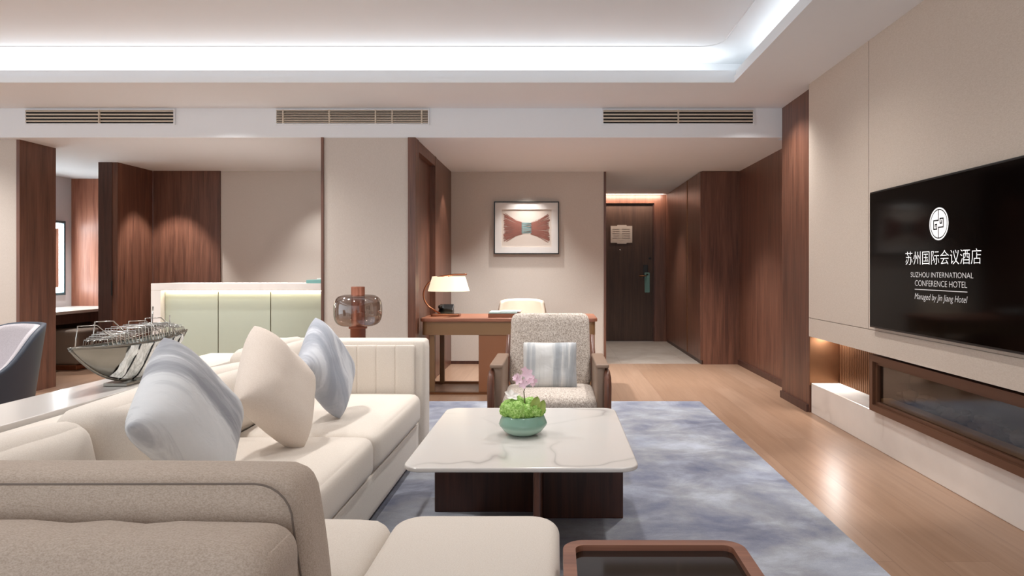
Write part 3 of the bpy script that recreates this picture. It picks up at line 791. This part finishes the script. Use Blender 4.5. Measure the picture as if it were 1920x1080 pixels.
def flower(c, s, mat='petal', name='blossom', tilt=(0, 0, 0)):
    m = MB()
    from mathutils import Euler
    R = Euler(tilt).to_matrix()
    for k in range(5):
        a = 2*PI*k/5+.3
        def fn(u, v):
            w_ = math.sin(u*PI)**.7*.36; rad = u*s
            p_ = Vector((rad, (v-.5)*2*w_*s, .25*s*u*u+.12*s*(2*v-1)**2*math.sin(u*PI)))
            p_ = Matrix.Rotation(a, 3, 'Z') @ p_
            return Vector(c)+R @ Vector((p_.x, -p_.z, p_.y))
        m.grid(fn, 6, 4)
    m.build(name, mat, bw)
for dx, dy, dz, s_ in ((.022, -.02, .268, .028), (-.016, -.022, .247, .028), (.034, -.015, .243, .026), (.004, -.03, .228, .024), (.056, -.012, .238, .012), (-.034, -.015, .252, .016), (.012, .0, .282, .022), (.046, -.02, .226, .015)):
    flower((c0[0]+dx, c0[1]+dy, c0[2]+dz), s_, 'petal', 'blossom', (random.uniform(-.5, .5), random.uniform(-.6, .6), random.uniform(-.7, .7)))
flower((c0[0]-.052, c0[1]-.0, c0[2]+.168), .035, m_plain('white_petal', '#f1ede6', .6), 'white_blossom', (-1.0, .2, .3))
def leaf(p0, p1, w_, name='leaf'):
    p0, p1 = Vector(p0), Vector(p1); d = p1-p0; side = d.cross(Vector((0, 1, 0))).normalized()
    MB().grid(lambda u, v: p0+d*u+side*((v-.5)*2*w_*math.sin(max(.02, u)*PI)**.6)+Vector((0, -.012*math.sin(u*PI)-.01*abs(2*v-1), 0)), 8, 4).build(name, m_plain('leaf_green', '#9db05a', .5), bw)
leaf((c0[0]+.045, c0[1]-.03, c0[2]+.10), (c0[0]+.066, c0[1]-.03, c0[2]+.175), .022)
leaf((c0[0]+.07, c0[1]-.035, c0[2]+.09), (c0[0]+.094, c0[1]-.03, c0[2]+.16), .018)

# ------------------------------------------------------------------ armchair
ac = thing('armchair', 'walnut framed boucle armchair facing across the coffee table', 'armchair', (-.036, 4.0, ZR))
X = -.036
MB().soft(X-.275, X+.275, 3.72, 4.24, .30, .425, .045, (0, 0, .018), n=14).build('seat_cushion', 'boucle', ac)
m = MB().soft(-.262, .262, -.055, .055, 0, .47, .05, (0, -.02, .0), n=14)
for v in m.bm.verts: v.co.x *= 1-.045*(v.co.z/.47)
m.bm.transform(Matrix.Translation((X, 4.20, .405)) @ Matrix.Rotation(-.20, 4, 'X'))
m.build('back_cushion', 'boucle', ac)
for s in (-1, 1):
    def XX(d): return X+s*d
    a, b_ = sorted((XX(.265), XX(.318)))
    MB().soft(a, b_, 3.735, 4.22, .30, .60, .018, n=6).build('arm_panel', 'leather', ac)
    a, b_ = sorted((XX(.262), XX(.338)))
    MB().soft(a, b_, 3.72, 4.24, .590, .615, .010, n=6).build('arm_pad', 'leather', ac)
    path = [(XX(.325), 4.1, .575), (XX(.325), 3.80, .575), (XX(.326), 3.745, .568), (XX(.328), 3.715, .54), (XX(.328), 3.705, .49), (XX(.328), 3.71, .3), (XX(.325), 3.725, ZR+.004)]
    MB().tube(path, [.012, .014, .017, .02, .021, .02, .015], 10).build('front_leg', 'chair_wood', ac)
    MB().tube([(XX(.285), 4.27, ZR+.004), (XX(.285), 4.25, .40), (XX(.272), 4.34, .72)], [.016, .02, .014], 8).build('rear_post', 'chair_wood', ac)
MB().box(X-.28, X+.28, 3.75, 4.22, .25, .30, .006).build('seat_frame', 'chair_wood', ac)
pillow('throw_pillow', 'grey striped throw pillow leaning in the armchair', (X+.0, 4.04, .565), (1, 0, 0), (0, .28, .96), .335, .285, .10, 'cushion_stripe', None, 12)

# ------------------------------------------------------------------ console table and ship sculpture
cs = thing('console_table', 'long white marble console table running behind the sofa back', 'console', (-1.9, 2.6, 0))
MB().box(-2.06, -1.775, .9, 3.95, .622, .65, .003).build('tabletop', 'marble', cs)
MB().box(-2.03, -1.80, 1.0, 3.9, .56, .622).build('apron', 'walnut_dark', cs)
for x in (-2.03, -1.84):
    for y in (1.0, 3.86): MB().box(x, x+.04, y, y+.04, 0, .56).build('leg', 'walnut_dark', cs)

sh = thing('ship_sculpture', 'silver and glass ship sculpture with wire rigging on the console', 'sculpture', (-1.87, 2.86, .65))
SX, Y0, Y1 = -1.88, 2.56, 3.36
def hull(u, side, v):
    # u along the length, v 0 keel .. 1 rim
    wdt = .072*math.sin(PI*min(1, max(0, .015+.97*u)))**.85
    rim = .828+.014*(2*u-1)**2
    keel = .664+.172*abs(2*u-1)**2.2
    z = keel+(rim-keel)*v
    return Vector((SX+side*wdt*v**.6, Y0+(Y1-Y0)*u+.0*v, z))
for side in (1, -1):
    m = MB().grid(lambda u, v: hull(u*.34, side, v), 12, 10); bmesh.ops.solidify(m.bm, geom=list(m.bm.faces), thickness=.003); m.build('bow_sheet', 'silver_sheet', sh)
    m = MB().grid(lambda u, v: hull(.86+u*.14, side, v), 6, 10); bmesh.ops.solidify(m.bm, geom=list(m.bm.faces), thickness=.003); m.build('stern_sheet', 'silver_sheet', sh)
    m = MB()
    for k in range(18):
        u0 = .30+k*.033
        def fn(u, v, u0=u0):
            p_ = hull(u0+.045*u+.06*(v-.5), side, .04+.93*v)
            p_.x += side*(.012*math.sin(u*PI)+.006*math.sin(v*9+u0*40)); return p_
        m.grid(fn, 4, 14)
    t_ = MT.get('shipglass')
    if not t_:
        t = NT('crackled_glass'); v = t.coord((1, 1, .4)); f = t.noise(v, 60, 4, .7)
        t.base(t.ramp(f, [(.3, '#b3b7b4'), (.48, '#dcdfdc'), (.62, '#f4f6f4')])); t.bump(f, .7, .004); t_ = MT['shipglass'] = t.set(.25, 0, .6)
    m.build('glass_planks', t_, sh)
    MB().tube([hull(u/30, side, 1.0) for u in range(31)], .005, 6).build('gunwale', 'silver_sheet', sh)
    m = MB()
    for k in range(5):
        u0 = .36+k*.11; m.tube([hull(u0+.05*(v/8-.5), side, v/8)+Vector((side*.014, 0, 0)) for v in range(9)], .0035, 5)
    m.build('ribs', 'black', sh)
MB().tube([hull(u/30, 1, 0) for u in range(31)], .006, 6).build('keel', 'silver_sheet', sh)
MB().box(SX-.05, SX+.05, 2.82, 3.1, .6505, .664, .002).build('stand', 'silver_sheet', sh)
m = MB(); rr = random.Random(5)
for k in range(30):
    u0 = .16+k*.026; hh = .02+.045*math.sin(PI*k/29)+rr.uniform(0, .012)
    a, b_ = hull(u0, -1, 1), hull(u0+.03, 1, 1)
    m.tube([a, a+Vector((.004, 0, hh)), b_+Vector((-.004, 0, hh)), b_], .0022, 5)
for (ya, hgt) in ((2.66, .09), (2.76, .1), (2.98, .085), (3.1, .09)):
    lp_ = [(SX-.055, ya, .82), (SX-.05, ya+.01, .83+hgt), (SX-.0, ya+.05, .83+hgt), (SX+.03, ya+.12, .85), (SX+.05, ya+.16, .83)]
    m.tube(lp_, .0028, 6)
for k in range(6):
    m.tube([hull(.2+.02*k, -1+.35*k, 1)+Vector((0, 0, .02)), hull(.8-.02*k, -1+.35*k, 1)+Vector((0, 0, .05))], .002, 5)
m.build('wire_rigging', 'chrome', sh)
MB().tube([(SX+.03, 3.02, .82), (SX+.035, 3.03, .98)], .004, 6).build('mast', 'chrome', sh)
MB().tube([(SX+.03, 3.17, .82), (SX+.03, 3.17, .93)], .0025, 6).build('mast', 'chrome', sh)

# ------------------------------------------------------------------ dining chair at the left
CH = (-3.19, 3.62, 0)
dn = thing('dining_chair', 'navy and grey tub dining chair left of the marble console', 'chair', CH, math.radians(62))
def tub(th, v, off):
    # local: chair faces -x ... th=0 is the middle of the back (+x)
    a = abs(th)/math.radians(115)
    rim = .83-.0*a-.27*(1/(1+math.exp(-(a-.62)*11)))
    z0_ = .40
    z = z0_+(rim-z0_)*v
    r = .235+.055*v+off
    return Vector((r*math.cos(th)*1.0-.0, r*math.sin(th)*1.0, z+off*.3*v))
for nm, off, mt in (('inner_upholstery', 0, 'grey_fabric'), ('shell', .03, 'navy')):
    m = MB().grid(lambda u, v: tub(math.radians(-115+230*u), v, off), 36, 12)
    bmesh.ops.solidify(m.bm, geom=list(m.bm.faces), thickness=.022 if off else .024)
    m.build(nm, mt, dn, False)
MB().lathe([(.2, .38), (.245, .40), (.25, .45), (.22, .475), (.05, .48)], (0, 0, 0), 32).build('seat', 'grey_fabric', dn, False)
for sx in (-1, 1):
    for sy in (-1, 1): MB().tube([(sx*.14, sy*.14, .39), (sx*.2, sy*.2, 0)], [.016, .01], 8).build('leg', 'walnut_dark', dn, False)
